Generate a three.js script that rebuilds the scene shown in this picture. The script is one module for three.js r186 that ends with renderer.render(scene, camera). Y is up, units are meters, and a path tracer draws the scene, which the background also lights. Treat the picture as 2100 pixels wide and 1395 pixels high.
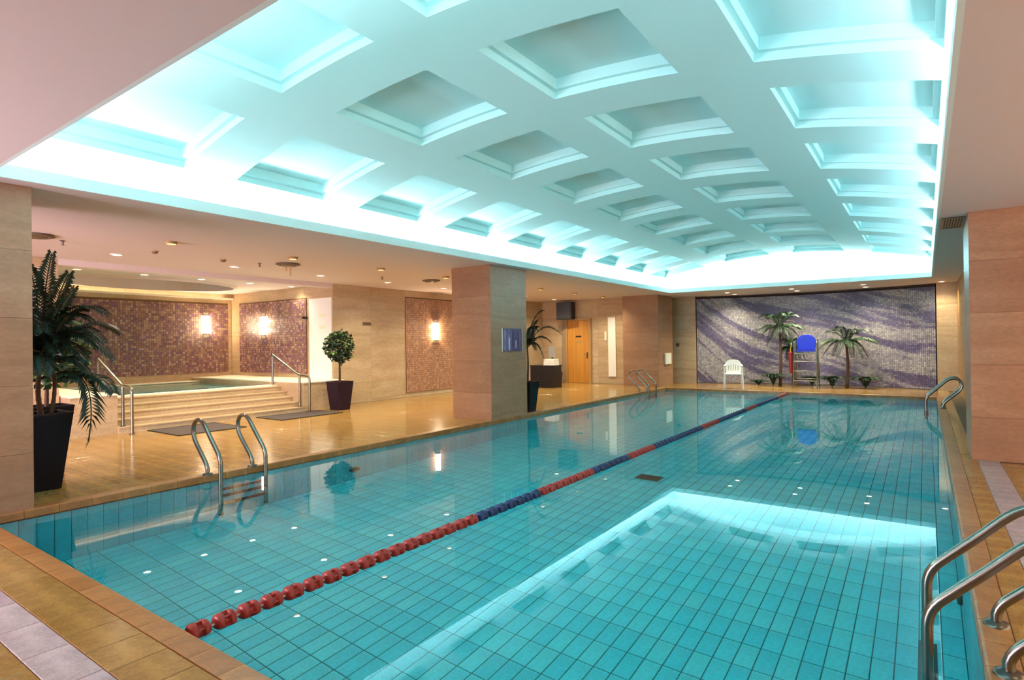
import * as THREE from 'three';
import { mergeGeometries } from 'three/addons/utils/BufferGeometryUtils.js';
import { RectAreaLightUniformsLib } from 'three/addons/lights/RectAreaLightUniformsLib.js';
RectAreaLightUniformsLib.init();

// ------------------------------------------------------------------ camera, exposure, light levels
const scene = new THREE.Scene();
scene.background = new THREE.Color(0x000000);
const camera = new THREE.PerspectiveCamera(60.53, 2100 / 1395, 0.05, 100);
camera.position.set(6.528, 1.5, 1.442);
camera.up.set(0.0137, 0.9999, -0.0031);
camera.lookAt(6.528 - 0.5788, 1.5 + 0.00505, 1.442 - 0.8154);
const renderer = new THREE.WebGLRenderer({ antialias: true });
renderer.toneMapping = THREE.LinearToneMapping;
renderer.toneMappingExposure = 1.25;
renderer.shadowMap.enabled = true;
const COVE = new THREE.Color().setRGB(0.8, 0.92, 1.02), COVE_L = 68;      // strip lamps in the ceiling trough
const WARM = new THREE.Color().setRGB(1.0, 0.92, 0.64), DOWN_CD = 11.5;       // recessed downlights
const ADDED_NEAR = new THREE.Color().setRGB(1.0, 0.84, 0.98), ADDED_NEAR_L = 19;           // unseen lit glazing added behind the camera to brighten soffit and pillars
const ADDED_SIDE = new THREE.Color().setRGB(1.0, 0.6, 0.34), ADDED_SIDE_L = 1.2;              // unseen lit glazing added on the side wall to warm the pillars
const SCONCE = new THREE.Color().setRGB(1.0, 0.78, 0.5);

// ------------------------------------------------------------------ helpers
let seed = 7;
const rnd = () => { seed = (seed * 1664525 + 1013904223) >>> 0; return seed / 4294967296; };
const rr = (a, b) => a + (b - a) * rnd();
const V = (x, y, z) => new THREE.Vector3(x, y, z);
const used = new Map();
const numbered = (n) => { const k = used.get(n) ?? 0; used.set(n, k + 1); return k ? n + '_' + String(k).padStart(3, '0') : n; };
function shade(o) { o.traverse((c) => { if (c.isMesh) { c.castShadow = true; c.receiveShadow = true; } }); return o; }
function thing(name, label, category, pos = [0, 0, 0], turn = 0, group) {
  const o = new THREE.Group(); o.name = numbered(name); o.position.set(...pos); o.rotation.y = turn;
  o.userData = { label, category }; if (group) o.userData.group = group; scene.add(o); return o;
}
function struct(name, label, category) { const o = thing(name, label, category); o.userData.kind = 'structure'; return o; }
function part(parent, name, geo, mat, label) {
  const g = Array.isArray(geo) ? (geo.length > 1 ? mergeGeometries(geo.map(plain)) : geo[0]) : geo;
  const m = new THREE.Mesh(g, mat); m.name = name; if (label) m.userData.label = label;
  m.castShadow = m.receiveShadow = true; parent.add(m); return m;
}
function plain(g) { const n = g.index ? g.toNonIndexed() : g.clone(); for (const k of Object.keys(n.attributes)) if (!['position', 'normal', 'uv'].includes(k)) n.deleteAttribute(k); return n; }
function copyOf(root, pos, turn, label) {
  const r = root.clone(); r.name = numbered(root.name.replace(/_\d{3}$/, '')); r.userData = { ...root.userData };
  r.position.set(...pos); if (turn !== undefined) r.rotation.y = turn; if (label) r.userData.label = label; scene.add(r); return r;
}
// box from low to high corner, uv in metres
function bx(x0, y0, z0, x1, y1, z1, ou = 0, ov = 0) {
  const w = x1 - x0, h = y1 - y0, d = z1 - z0, g = new THREE.BoxGeometry(w, h, d);
  g.translate((x0 + x1) / 2, (y0 + y1) / 2, (z0 + z1) / 2);
  const p = g.attributes.position, n = g.attributes.normal, uv = g.attributes.uv;
  for (let i = 0; i < p.count; i++) {
    const ax = Math.abs(n.getX(i)) > 0.5, ay = Math.abs(n.getY(i)) > 0.5;
    uv.setXY(i, ax ? p.getZ(i) + ou : p.getX(i) + ou, ay ? p.getZ(i) + ov : p.getY(i) + ov);
  }
  return g;
}
// tile with chamfered upper rim, lying flat: centre at origin, top at y = 0
function tileGeo(w, d, t = 0.01, c = 0.003) {
  const a = w / 2, b = d / 2, P = [], U = [];
  const q = (...v) => { for (const i of [0, 1, 2, 0, 2, 3]) { P.push(...v[i]); U.push(v[i][0], v[i][2]); } };
  q([-a + c, 0, b - c], [a - c, 0, b - c], [a - c, 0, -b + c], [-a + c, 0, -b + c]);
  const rim = [[-a, b], [a, b], [a, -b], [-a, -b]], inn = [[-a + c, b - c], [a - c, b - c], [a - c, -b + c], [-a + c, -b + c]];
  for (let i = 0; i < 4; i++) {
    const j = (i + 1) % 4;
    q([rim[i][0], -c, rim[i][1]], [rim[j][0], -c, rim[j][1]], [inn[j][0], 0, inn[j][1]], [inn[i][0], 0, inn[i][1]]);
    q([rim[i][0], -t, rim[i][1]], [rim[j][0], -t, rim[j][1]], [rim[j][0], -c, rim[j][1]], [rim[i][0], -c, rim[i][1]]);
  }
  const g = new THREE.BufferGeometry();
  g.setAttribute('position', new THREE.Float32BufferAttribute(P, 3)); g.setAttribute('uv', new THREE.Float32BufferAttribute(U, 2)); g.computeVertexNormals();
  return g;
}
const tube = (pts, r, seg = 40, rad = 10) => new THREE.TubeGeometry(new THREE.CatmullRomCurve3(pts.map((p) => V(...p)), false, 'centripetal'), seg, r, rad);
function bentTube(pts, r, fillet = 0.06, rad = 10) {   // straight runs joined by rounded bends
  const path = new THREE.CurvePath(), v = pts.map((p) => V(...p)); let from = v[0];
  for (let i = 1; i < v.length - 1; i++) {
    const a = v[i].clone().add(v[i - 1].clone().sub(v[i]).setLength(Math.min(fillet, v[i].distanceTo(v[i - 1]) * 0.49)));
    const b = v[i].clone().add(v[i + 1].clone().sub(v[i]).setLength(Math.min(fillet, v[i].distanceTo(v[i + 1]) * 0.49)));
    path.add(new THREE.LineCurve3(from, a)); path.add(new THREE.QuadraticBezierCurve3(a, v[i], b)); from = b;
  }
  path.add(new THREE.LineCurve3(from, v[v.length - 1]));
  const out = [];
  path.curves.forEach((c, k) => { const n = c.isLineCurve3 ? 1 : 6; for (let i = k ? 1 : 0; i <= n; i++) out.push(c.getPoint(i / n)); });
  const crv = new THREE.CatmullRomCurve3(out, false, 'centripetal');
  return new THREE.TubeGeometry(crv, out.length * 4, r, rad);
}
const cyl = (r0, r1, h, x, y, z, n = 20) => new THREE.CylinderGeometry(r1, r0, h, n).translate(x, y + h / 2, z);
const lathe = (pts, n = 24) => new THREE.LatheGeometry(pts.map(([x, y]) => new THREE.Vector2(x, y)), n);

// ------------------------------------------------------------------ procedural textures
const hash = (x, y, s) => { let h = Math.imul(x, 374761393) + Math.imul(y, 668265263) + Math.imul(s, 69069); h = Math.imul(h ^ (h >>> 13), 1274126177); return ((h ^ (h >>> 16)) >>> 0) / 4294967296; };
function vnoise(x, y, px, py, s) {
  const xi = Math.floor(x), yi = Math.floor(y), fx = x - xi, fy = y - yi, u = fx * fx * (3 - 2 * fx), v = fy * fy * (3 - 2 * fy);
  const m = (a, p) => ((a % p) + p) % p, h = (i, j) => hash(m(xi + i, px), m(yi + j, py), s);
  return (h(0, 0) * (1 - u) + h(1, 0) * u) * (1 - v) + (h(0, 1) * (1 - u) + h(1, 1) * u) * v;
}
function fbm(u, v, fx, fy, s, oct = 4) { let a = 0.5, t = 0, n = 0; for (let o = 0; o < oct; o++) { t += a * vnoise(u * fx, v * fy, fx, fy, s + o); n += a; a *= 0.5; fx *= 2; fy *= 2; } return t / n; }
function tex(size, fn, srgb = true) {
  const d = new Uint8Array(size * size * 4);
  for (let j = 0; j < size; j++) for (let i = 0; i < size; i++) { const c = fn(i / size, j / size), k = (j * size + i) * 4; for (let e = 0; e < 3; e++) d[k + e] = Math.max(0, Math.min(255, Math.round(c[e]))); d[k + 3] = 255; }
  const t = new THREE.DataTexture(d, size, size); t.wrapS = t.wrapT = THREE.RepeatWrapping; t.magFilter = THREE.LinearFilter; if (srgb) t.colorSpace = THREE.SRGBColorSpace; t.needsUpdate = true; return t;
}
const rep = (t, u, v) => { const c = t.clone(); c.repeat.set(u, v); c.needsUpdate = true; return c; };
const mixc = (a, b, t) => a.map((x, i) => x + (b[i] - x) * t);
const travT = tex(512, (u, v) => {        // travertine: streaks along the bed, pores and a few veins
  const w = fbm(u, v, 3, 3, 5, 3) * 0.12, s = fbm(u, v + w, 2, 22, 1, 4), c = fbm(u, v, 4, 4, 9, 4), f = fbm(u, v, 48, 90, 21, 2);
  let k = mixc([218, 195, 166], [198, 171, 141], Math.min(1, Math.max(0, s * 1.5 - 0.25)));
  k = mixc(k, [236, 218, 194], Math.max(0, c - 0.45) * 0.9);
  return k.map((x) => x * (0.93 + 0.12 * f));
});
const mottT = tex(256, (u, v) => { const a = fbm(u, v, 6, 6, 3, 4), b = fbm(u, v, 60, 60, 8, 2), k = 205 + 60 * (a - 0.5) + 40 * (b - 0.5); return [k + 12, k + 4, k]; });
const fineT = tex(256, (u, v) => { const a = fbm(u, v, 5, 5, 13, 3), b = fbm(u, v, 70, 70, 18, 2), k = 240 + 26 * (a - 0.5) + 30 * (b - 0.5); return [k, k, k]; });
const woodT = tex(256, (u, v) => { const g = fbm(u + 0.08 * fbm(u, v, 3, 2, 4, 2), v, 26, 2, 6, 4); return mixc([222, 158, 70], [176, 112, 40], g); });

// ------------------------------------------------------------------ materials
const S = (o) => new THREE.MeshStandardMaterial(o), PM = (o) => new THREE.MeshPhysicalMaterial(o);
const M = {
  paint: S({ color: 0xdcccca, roughness: 0.8 }),
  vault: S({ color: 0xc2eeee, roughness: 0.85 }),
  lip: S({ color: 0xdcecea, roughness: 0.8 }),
  backing: S({ color: 0x6f5a48, roughness: 0.9 }),
  grout: S({ color: 0x6d5237, roughness: 0.9 }),
  poolGrout: S({ color: 0x0f6a70, roughness: 0.9 }),
  water: PM({ color: 0xffffff, roughness: 0, transmission: 1, thickness: 1.5, ior: 1.22 }),
  spaWater: PM({ color: 0xffffff, roughness: 0, transmission: 1, thickness: 0.6, ior: 1.22 }),
  steel: S({ color: 0x8c8a80, roughness: 0.25, metalness: 1 }),
  steelDark: S({ color: 0x66675f, roughness: 0.3, metalness: 1 }),
  pot: PM({ color: 0x0b0912, roughness: 0.35, specularIntensity: 0.35 }),
  tread: PM({ color: 0x1c4644, roughness: 0.9, specularIntensity: 0 }),
  soil: S({ color: 0x2a1d14, roughness: 1 }),
  leafDark: S({ color: 0x182c20, roughness: 0.5, side: THREE.DoubleSide }),
  leaf: S({ color: 0x2b4c27, roughness: 0.5, side: THREE.DoubleSide }),
  leafLight: S({ color: 0x6d8f3c, roughness: 0.5, side: THREE.DoubleSide }),
  bark: S({ color: 0x5a4030, roughness: 0.95 }),
  black: S({ color: 0x141416, roughness: 0.5 }),
  cloth: S({ color: 0x11121a, roughness: 0.35 }),
  white: S({ color: 0xf3efe9, roughness: 0.45 }),
  cream: S({ color: 0xf2e6cf, roughness: 0.6 }),
  red: S({ color: 0x9c2018, roughness: 0.35 }),
  blue: S({ color: 0x1028b0, roughness: 0.4 }),
  floatRed: S({ color: 0x98291f, roughness: 0.4 }),
  floatBlue: S({ color: 0x0e2c5c, roughness: 0.4 }),
  rope: S({ color: 0xcdb89a, roughness: 0.8 }),
  mat: S({ color: 0x4a3c3a, roughness: 0.95 }),
  wood: S({ color: 0xffffff, roughness: 0.45, map: rep(woodT, 1.1, 0.45) }),
  frame: S({ color: 0xb08a58, roughness: 0.5 }),
  plate: S({ color: 0x6a5238, roughness: 0.4 }),
  grille: S({ color: 0x6d5a49, roughness: 0.6 }),
  dark: S({ color: 0x2b1810, roughness: 0.9 }),
  band: [0xcbbcc2, 0xc2b4bb, 0xd2c4c6].map((c) => PM({ color: c, roughness: 0.45, map: rep(mottT, 2, 2) })),
  trav: [0xeeeade, 0xe5dfd2, 0xebe4d8].map((c) => PM({ color: c, roughness: 0.38, map: rep(travT, 0.55, 0.55) })),
  gran: [0xcba998, 0xc2a190, 0xcaab9b].map((c) => PM({ color: c, roughness: 0.38, map: rep(travT, 0.55, 0.55) })),
  ochre: [0xd8ae78, 0xcfa46e, 0xdcb482].map((c) => PM({ color: c, roughness: 0.35, map: rep(travT, 0.55, 0.55) })),
  deck: [0xbc9654, 0xb89250, 0xc09a58].map((c) => PM({ color: c, roughness: 0.16, map: rep(mottT, 1.7, 1.7) })),
  deckV: PM({ color: 0xffffff, vertexColors: true, roughness: 0.16, map: rep(mottT, 1.7, 1.7) }),
  coping: [0xbb8448, 0xb47c42, 0xc08b50].map((c) => PM({ color: c, roughness: 0.35, map: rep(mottT, 2, 2) })),
  pool: [0x3ce8f6, 0x34e2f2, 0x46ecf6].map((c) => S({ color: c, roughness: 0.35, map: rep(fineT, 1.5, 1.5) })),
  poolV: S({ color: 0xffffff, vertexColors: true, roughness: 0.35, map: rep(fineT, 1.5, 1.5) }),
  poolWall: [0x46d2e2, 0x40ccde, 0x4ed8e6].map((c) => S({ color: c, roughness: 0.35, map: rep(fineT, 1.5, 1.5) })),
};
const glow = (c, k) => S({ color: 0xffffff, emissive: c, emissiveIntensity: k, roughness: 0.5 });
const downGlow = glow(new THREE.Color().setRGB(1, 0.85, 0.62), 25), sconceGlow = glow(new THREE.Color().setRGB(1, 0.86, 0.62), 5), coveGlow = glow(COVE, 6);

// ------------------------------------------------------------------ main sizes
const PW = 6.72, PL = 15.85, DK = 0.07, H = 2.96, DEP = 1.25;
const OX0 = 0.19, OX1 = 6.66, OZ0 = 0.0, OZ1 = -15.82;      // opening in the soffit above the pool

// ------------------------------------------------------------------ pool basin
const pitchX = PW / 52, pitchZ = 0.26, Z0 = -0.03;
const eye = camera.position, fwd = V(-0.5788, 0.005, -0.8154).normalize(), rgt = V(0.8154, 0, -0.5788);
function inView(x, y, z) { const d = V(x, y, z).sub(eye), k = d.dot(fwd); return k > 0.3 && Math.abs(d.dot(rgt) / k) < 0.9 && Math.abs(d.y / k) < 0.61; }
function pieceField(parent, list, name, mats, vmat, cols, keep = 300) {
  // list: {x,y,z,w,d}; the keep nearest in view become parts, the rest one joined part
  list.forEach((t) => { t.k = V(t.x, t.y, t.z).distanceTo(eye) + (inView(t.x, t.vy ?? t.y, t.z) ? 0 : 100); });
  list.sort((a, b) => a.k - b.k);
  const cache = new Map(), geo = (w, d) => { const k = w.toFixed(3) + '|' + d.toFixed(3); if (!cache.has(k)) cache.set(k, tileGeo(w, d)); return cache.get(k); };
  const rest = [];
  list.forEach((t, i) => {
    const g = geo(t.w, t.d);
    if (i < keep) { const m = part(parent, i ? name + '_' + String(i).padStart(3, '0') : name, g, mats[Math.floor(rnd() * mats.length)]); m.position.set(t.x, t.y, t.z); return; }
    const c = g.clone().translate(t.x, t.y, t.z), k = cols[Math.floor(rnd() * cols.length)], n = c.attributes.position.count, a = new Float32Array(n * 3);
    for (let j = 0; j < n; j++) { a[3 * j] = k.r; a[3 * j + 1] = k.g; a[3 * j + 2] = k.b; }
    c.setAttribute('color', new THREE.BufferAttribute(a, 3)); rest.push(c);
  });
  if (rest.length) { const m = new THREE.Mesh(mergeGeometries(rest), vmat); m.name = 'far_' + name + 's'; m.castShadow = m.receiveShadow = true; m.userData.kind = 'stuff'; parent.add(m); }
}
{
  const f = struct('pool_floor', 'turquoise tiled floor under the water of the swimming pool', 'pool floor');
  part(f, 'grout_bed', bx(-0.1, -DEP - 0.2, -PL - 0.1, PW + 0.1, -DEP - 0.004, 0.1), M.poolGrout);
  const list = [];
  for (let i = 0; i < 52; i++) for (let j = -1; j < 61; j++) {
    const z1 = Math.min(0, Z0 - j * pitchZ), z0 = Math.max(-PL, Z0 - (j + 1) * pitchZ); if (z1 - z0 < 0.02) continue;
    list.push({ x: (i + 0.5) * pitchX, y: -DEP, vy: -1.0, z: (z0 + z1) / 2, w: pitchX - 0.007, d: z1 - z0 - 0.007 });
  }
  pieceField(f, list, 'floor_tile', M.pool, M.poolV, M.pool.map((m) => m.color), 300);
  const walls = [['left', 0, 1], ['right', PW, -1]];
  const sideT = bx(-0.006, -DEP, -0.0625, 0.006, 0.0, 0.0625), endT = bx(-pitchX / 2 + 0.0025, -DEP, -0.006, pitchX / 2 - 0.0025, 0.0, 0.006);
  for (const [n, x, s] of walls) {
    const w = struct('pool_wall_' + n, n === 'left' ? 'tall turquoise tiles on the submerged wall along the open deck' : 'tall turquoise tiles on the submerged wall by the single stone pillar', 'pool wall');
    part(w, 'backing', s > 0 ? bx(-0.2, -DEP - 0.2, -PL - 0.2, -0.008, -0.02, 0.2) : bx(PW + 0.008, -DEP - 0.2, -PL - 0.2, PW + 0.2, -0.02, 0.2), M.poolGrout);
    for (let k = 0; k < 122; k++) { const m = part(w, k ? 'wall_tile_' + String(k).padStart(3, '0') : 'wall_tile', sideT, M.poolWall[Math.floor(rnd() * 3)]); m.position.set(x - s * 0.006, 0, -0.09 + 0.13 / 2 - 0.065 * 2 * k - 0.0); if (m.position.z < -PL) w.remove(m); }
  }
  for (const [n, z, s] of [['near', 0, -1], ['far', -PL, 1]]) {
    const w = struct('pool_wall_' + n, n === 'far' ? 'tall turquoise tiles on the submerged wall below the mural' : 'tall turquoise tiles on the submerged wall by the pale floor band', 'pool wall');
    part(w, 'backing', s < 0 ? bx(-0.2, -DEP - 0.2, 0.008, PW + 0.2, -0.02, 0.2) : bx(-0.2, -DEP - 0.2, -PL - 0.2, PW + 0.2, -0.02, -PL - 0.008), M.poolGrout);
    for (let k = 0; k < 52; k++) { const m = part(w, k ? 'wall_tile_' + String(k).padStart(3, '0') : 'wall_tile', endT, M.poolWall[Math.floor(rnd() * 3)]); m.position.set((k + 0.5) * pitchX, 0, z - s * 0.006); }
  }
  const wt = struct('pool_water', 'calm clear turquoise water filling the long swimming pool', 'water');
  part(wt, 'water_body', new THREE.BoxGeometry(PW + 0.012, DEP + 0.006, PL + 0.012).translate(PW / 2, -DEP / 2 - 0.003, -PL / 2), M.water);
  const dr = thing('floor_drain', 'dark rectangular drain grate set in the pool floor', 'drain', [3.4, -DEP, -6.18]);
  part(dr, 'drain_frame', [bx(-0.17, 0, -0.12, 0.17, 0.012, -0.1), bx(-0.17, 0, 0.1, 0.17, 0.012, 0.12), bx(-0.17, 0, -0.1, -0.15, 0.012, 0.1), bx(0.15, 0, -0.1, 0.17, 0.012, 0.1)], M.steelDark);
  for (let k = 0; k < 9; k++) part(dr, 'slat', bx(-0.15, 0, -0.095 + k * 0.022, 0.15, 0.009, -0.083 + k * 0.022), M.steelDark);
  const inl = thing('water_inlet', 'dark round inlet fitting in the submerged wall along the open deck', 'inlet', [0.0, -0.85, -3.91]);
  part(inl, 'flange', new THREE.TorusGeometry(0.07, 0.022, 8, 24).rotateY(Math.PI / 2).translate(0.01, 0, 0), M.steelDark);
  part(inl, 'mouth', cyl(0.06, 0.06, 0.012, 0, 0, 0).rotateZ(-Math.PI / 2), M.black);
  const inr = copyOf(inl, [PW, -0.95, -3.95], Math.PI, 'dark round inlet fitting in the submerged wall by the single stone pillar'); inr.name = 'water_inlet_001';
}
// ------------------------------------------------------------------ deck
{
  const f = struct('floor', 'glossy tan tiled deck around the swimming pool', 'floor');
  const t = DK - 0.006;
  part(f, 'screed', [bx(-9.7, -0.3, -PL, -0.012, t, 5.2), bx(-9.7, -0.3, 0.012, 10.2, t, 5.2), bx(PW + 0.012, -0.3, -PL, 10.2, t, 0.012), bx(-9.7, -0.3, -19.4, 10.2, t, -PL - 0.012)], M.grout);
  const list = [], T = 0.26, add = (x0, x1, z0, z1) => {
    const nx = Math.max(1, Math.round((x1 - x0) / T)), nz = Math.max(1, Math.round((z1 - z0) / T)), w = (x1 - x0) / nx, d = (z1 - z0) / nz;
    for (let i = 0; i < nx; i++) for (let j = 0; j < nz; j++) list.push({ x: x0 + (i + 0.5) * w, y: DK, z: z0 + (j + 0.5) * d, w: w - 0.004, d: d - 0.004 });
  };
  add(-4.88, -0.13, -16.55, 0.13); add(-0.13, 7.0, 0.13, 0.38); add(-4.88, -0.13, 0.13, 0.38); add(-4.88, 9.8, 0.57, 2.4);
  add(PW + 0.13, 7.0, -15.98, 0.13); add(7.2, 8.76, -7.15, 0.57); add(-0.13, 7.0, -18.8, -15.98); add(-1.5, -0.13, -17.9, -16.55);
  pieceField(f, list, 'deck_tile', M.deck, M.deckV, M.deck.map((m) => m.color), 300);
  const b = struct('floor_band', 'pale lavender stone band laid in the tan deck around the pool', 'floor band');
  const g1 = tileGeo(0.396, 0.187), g2 = tileGeo(0.197, 0.396); let n = 0;
  const put = (g, x, z) => { const m = part(b, n ? 'band_slab_' + String(n).padStart(3, '0') : 'band_slab', g, M.band[Math.floor(rnd() * 3)]); m.position.set(x, DK, z); n++; };
  for (let x = -4.68; x < 7.1; x += 0.4) put(g1, x, 0.475);
  for (let z = 0.17; z > -7.1; z -= 0.4) put(g2, 7.1, z);
  const c = struct('pool_coping', 'orange-brown edging tiles around the rim of the pool', 'coping');
  const nose = (w, d) => { const s = new THREE.Shape(); s.moveTo(0, -0.045); s.lineTo(0, DK - 0.012); s.quadraticCurveTo(0, DK + 0.002, -0.014, DK + 0.002); s.lineTo(-w, DK + 0.002); s.lineTo(-w, -0.045); s.closePath(); const g = new THREE.ExtrudeGeometry(s, { depth: d, bevelEnabled: false, curveSegments: 4 }); g.translate(0, 0, -d / 2); return g; };
  const gs = nose(0.128, 0.256); n = 0;
  const cop = (x, z, a) => { const m = part(c, n ? 'coping_tile_' + String(n).padStart(3, '0') : 'coping_tile', gs, M.coping[Math.floor(rnd() * 3)]); m.position.set(x, 0, z); m.rotation.y = a; n++; };
  for (let k = 0; k < 61; k++) { const z = -0.13 - k * (PL - 0.26) / 60; cop(0, z, 0); cop(PW, z, Math.PI); }
  for (let k = 0; k < 27; k++) { const x = -0.0 + (k) * (PW) / 26; cop(x, 0, -Math.PI / 2 + Math.PI); cop(x, -PL, -Math.PI / 2); }
}
// ------------------------------------------------------------------ stone-clad walls and pillars
function clad(parent, o) {
  // o: axis 'x' (plane x = pos) or 'z'; from..to along the other axis; y0..y1; dir = outward sign; holes: [[a0,a1,y0,y1]]
  const { axis, pos, from, to, dir, y0 = DK, y1 = H, pw = 1.2, skip, mats = M.trav } = o, th = 0.02, ph = 0.605;
  const n = Math.max(1, Math.round((to - from) / pw)), w = (to - from) / n;
  const ys = [y0]; for (let y = 0.57; y < y1 - 0.1; y += ph) if (y > y0 + 0.1) ys.push(y); ys.push(y1);
  for (let i = 0; i < n; i++) for (let j = 0; j + 1 < ys.length; j++) {
    const a0 = from + i * w + 0.0015, a1 = from + (i + 1) * w - 0.0015, b0 = ys[j] + 0.0015, b1 = ys[j + 1] - 0.0015;
    if (skip && skip((a0 + a1) / 2, (b0 + b1) / 2)) continue;
    const p0 = Math.min(pos, pos - dir * th), p1 = Math.max(pos, pos - dir * th), ou = rr(0, 9), ov = rr(0, 9);
    const g = axis === 'x' ? bx(p0, b0, a0, p1, b1, a1, ou, ov) : bx(a0, b0, p0, a1, b1, p1, ou, ov);
    parent.userData.n = (parent.userData.n ?? -1) + 1;
    part(parent, parent.userData.n ? 'stone_panel_' + String(parent.userData.n).padStart(3, '0') : 'stone_panel', g, mats[Math.floor(rnd() * 3)]);
  }
}
function endClad(p) { delete p.userData.n; }
function pillar(label, x0, x1, z0, z1, faces) {      // z0 > z1
  const p = struct('pillar', label, 'pillar');
  part(p, 'core', bx(x0 + 0.018, DK, z1 + 0.018, x1 - 0.018, H + 0.02, z0 - 0.018), M.backing);
  if (faces.includes('z')) clad(p, { axis: 'z', pos: z0, from: x0, to: x1, dir: 1, mats: M.gran });
  if (faces.includes('n')) clad(p, { axis: 'z', pos: z1, from: x0, to: x1, dir: -1, mats: M.gran });
  if (faces.includes('x')) clad(p, { axis: 'x', pos: x1, from: z1, to: z0, dir: 1, mats: M.gran });
  if (faces.includes('m')) clad(p, { axis: 'x', pos: x0, from: z1, to: z0, dir: -1, mats: M.gran });
  endClad(p); return p;
}
pillar('broad stone pillar at the pool edge beside the two dark planters', -0.95, -0.03, 0.75, -0.34, 'zxmn');
pillar('square stone pillar at the pool edge with the purple picture on it', -0.97, -0.03, -7.12, -8.3, 'zxmn');
pillar('stone pillar in the far pool corner beside the mural wall', -1.5, -0.3, -16.1, -17.35, 'zxmn');
pillar('stone pillar standing alone beside the pale floor band', 6.95, 8.1, -7.2, -8.3, 'zxmn');
{
  const w = struct('wall_left', 'beige stone wall behind the open deck, with jacuzzi alcove', 'wall');
  part(w, 'core', [bx(-5.15, DK, -16.6, -4.918, H, -7.372), bx(-5.15, DK, -1.982, -4.918, H, 5.2), bx(-9.7, DK, -7.6, -4.918, H, -7.368), bx(-9.7, DK, -7.6, -9.388, H, -1.8), bx(-9.7, DK, -1.98, -5.15, H, -1.8)], M.backing);
  clad(w, { axis: 'x', pos: -4.9, from: -16.6, to: -7.35, dir: 1, skip: (a, y) => false });
  clad(w, { axis: 'x', pos: -4.9, from: -2.0, to: 2.8, dir: 1 });
  clad(w, { axis: 'z', pos: -7.35, from: -9.37, to: -4.92, dir: 1, y0: 0.55 });
  clad(w, { axis: 'x', pos: -9.37, from: -7.35, to: -2.0, dir: 1, y0: 0.55 });
  clad(w, { axis: 'z', pos: -2.0, from: -9.37, to: -4.92, dir: -1, y0: 0.55 });
  endClad(w);
  const e = struct('wall_end', 'plain wall core closing the hall behind the mosaic mural', 'wall');
  part(e, 'core', [bx(-0.6, DK, -19.4, 7.3, H, -18.95)], M.backing);
  const e1 = struct('wall_corner', 'narrow beige stone wall between corner pillar and mural', 'wall');
  part(e1, 'core', bx(-0.6, DK, -18.95, 0.28, H, -17.922), M.backing);
  clad(e1, { axis: 'z', pos: -17.9, from: -0.6, to: 0.29, dir: 1 }); endClad(e1);
  const e2 = struct('wall_jamb', 'narrow cream stone strip between mural and side wall', 'wall');
  part(e2, 'core', bx(6.77, DK, -18.95, 7.24, H, -17.922), M.backing);
  clad(e2, { axis: 'z', pos: -17.9, from: 6.77, to: 7.22, dir: 1 }); endClad(e2);
  const e3 = struct('wall_door', 'beige stone wall holding the yellow door', 'wall');
  part(e3, 'core', bx(-5.15, DK, -16.9, -1.52, H, -16.622), M.backing);
  clad(e3, { axis: 'z', pos: -16.6, from: -4.9, to: -1.52, dir: 1 }); endClad(e3);
  const r = struct('wall_right', 'beige stone wall running from the lone pillar to the mural', 'wall');
  part(r, 'core', bx(7.24, DK, -17.9, 7.5, H, -8.3), M.backing);
  clad(r, { axis: 'x', pos: 7.22, from: -17.9, to: -8.32, dir: -1, mats: M.ochre });
  endClad(r);
  const o = struct('wall_near', 'plain cream plaster walls of the entrance side of the hall', 'wall');
  part(o, 'plaster', [bx(-5.15, -0.3, 5.0, 10.2, H + 0.1, 5.2), bx(10.0, -0.3, -8.5, 10.2, H + 0.1, 5.0), bx(8.1, DK, -8.5, 10.0, H + 0.1, -8.3)], M.paint);
}
{
  const w = struct('window_1', 'unseen lit glazing added in the plaster wall for pinkish light', 'window');  // glowing panes added out of view to light the near soffit and deck
  const addedNearGlow = glow(ADDED_NEAR, 1.5);
  for (let k = 0; k < 4; k++) { const x = -3.5 + k * 1.25; part(w, 'added_window_pane', bx(x + 0.05, 0.5, 4.985, x + 1.2, 2.4, 4.995), addedNearGlow); }
  part(w, 'added_window_frame', [bx(-3.53, 0.42, 4.95, 1.53, 0.5, 5.0), bx(-3.53, 2.4, 4.95, 1.53, 2.48, 5.0), ...[0, 1, 2, 3, 4].map((k) => bx(-3.53 + k * 1.25, 0.5, 4.95, -3.47 + k * 1.25, 2.4, 5.0))], M.frame);
  const w2 = struct('window_2', 'unseen lit glazing added in the plaster wall for warm light', 'window'), addedSideGlow = glow(ADDED_SIDE, 1.5);  // second set of glowing panes, added unseen to warm pillar sides and soffit
  for (let k = 0; k < 4; k++) { const z = -6.4 + k * 2.1; part(w2, 'added_window_pane', bx(9.985, 0.5, z + 0.05, 9.995, 2.4, z + 2.05), addedSideGlow); }
  part(w2, 'added_window_frame', [bx(9.95, 0.42, -6.43, 10.0, 0.5, 2.06), bx(9.95, 2.4, -6.43, 10.0, 2.48, 2.06), ...[0, 1, 2, 3, 4].map((k) => bx(9.95, 0.5, -6.43 + k * 2.1, 10.0, 2.4, -6.35 + k * 2.1))], M.frame);
  const l2 = new THREE.RectAreaLight(ADDED_SIDE, ADDED_SIDE_L, 8.3, 1.9); l2.position.set(9.94, 1.45, -2.2); l2.rotation.y = Math.PI / 2; w2.add(l2);
  const l = new THREE.RectAreaLight(ADDED_NEAR, ADDED_NEAR_L, 4.9, 1.9); l.position.set(-1.0, 1.45, 4.94); w.add(l);
}
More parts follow.
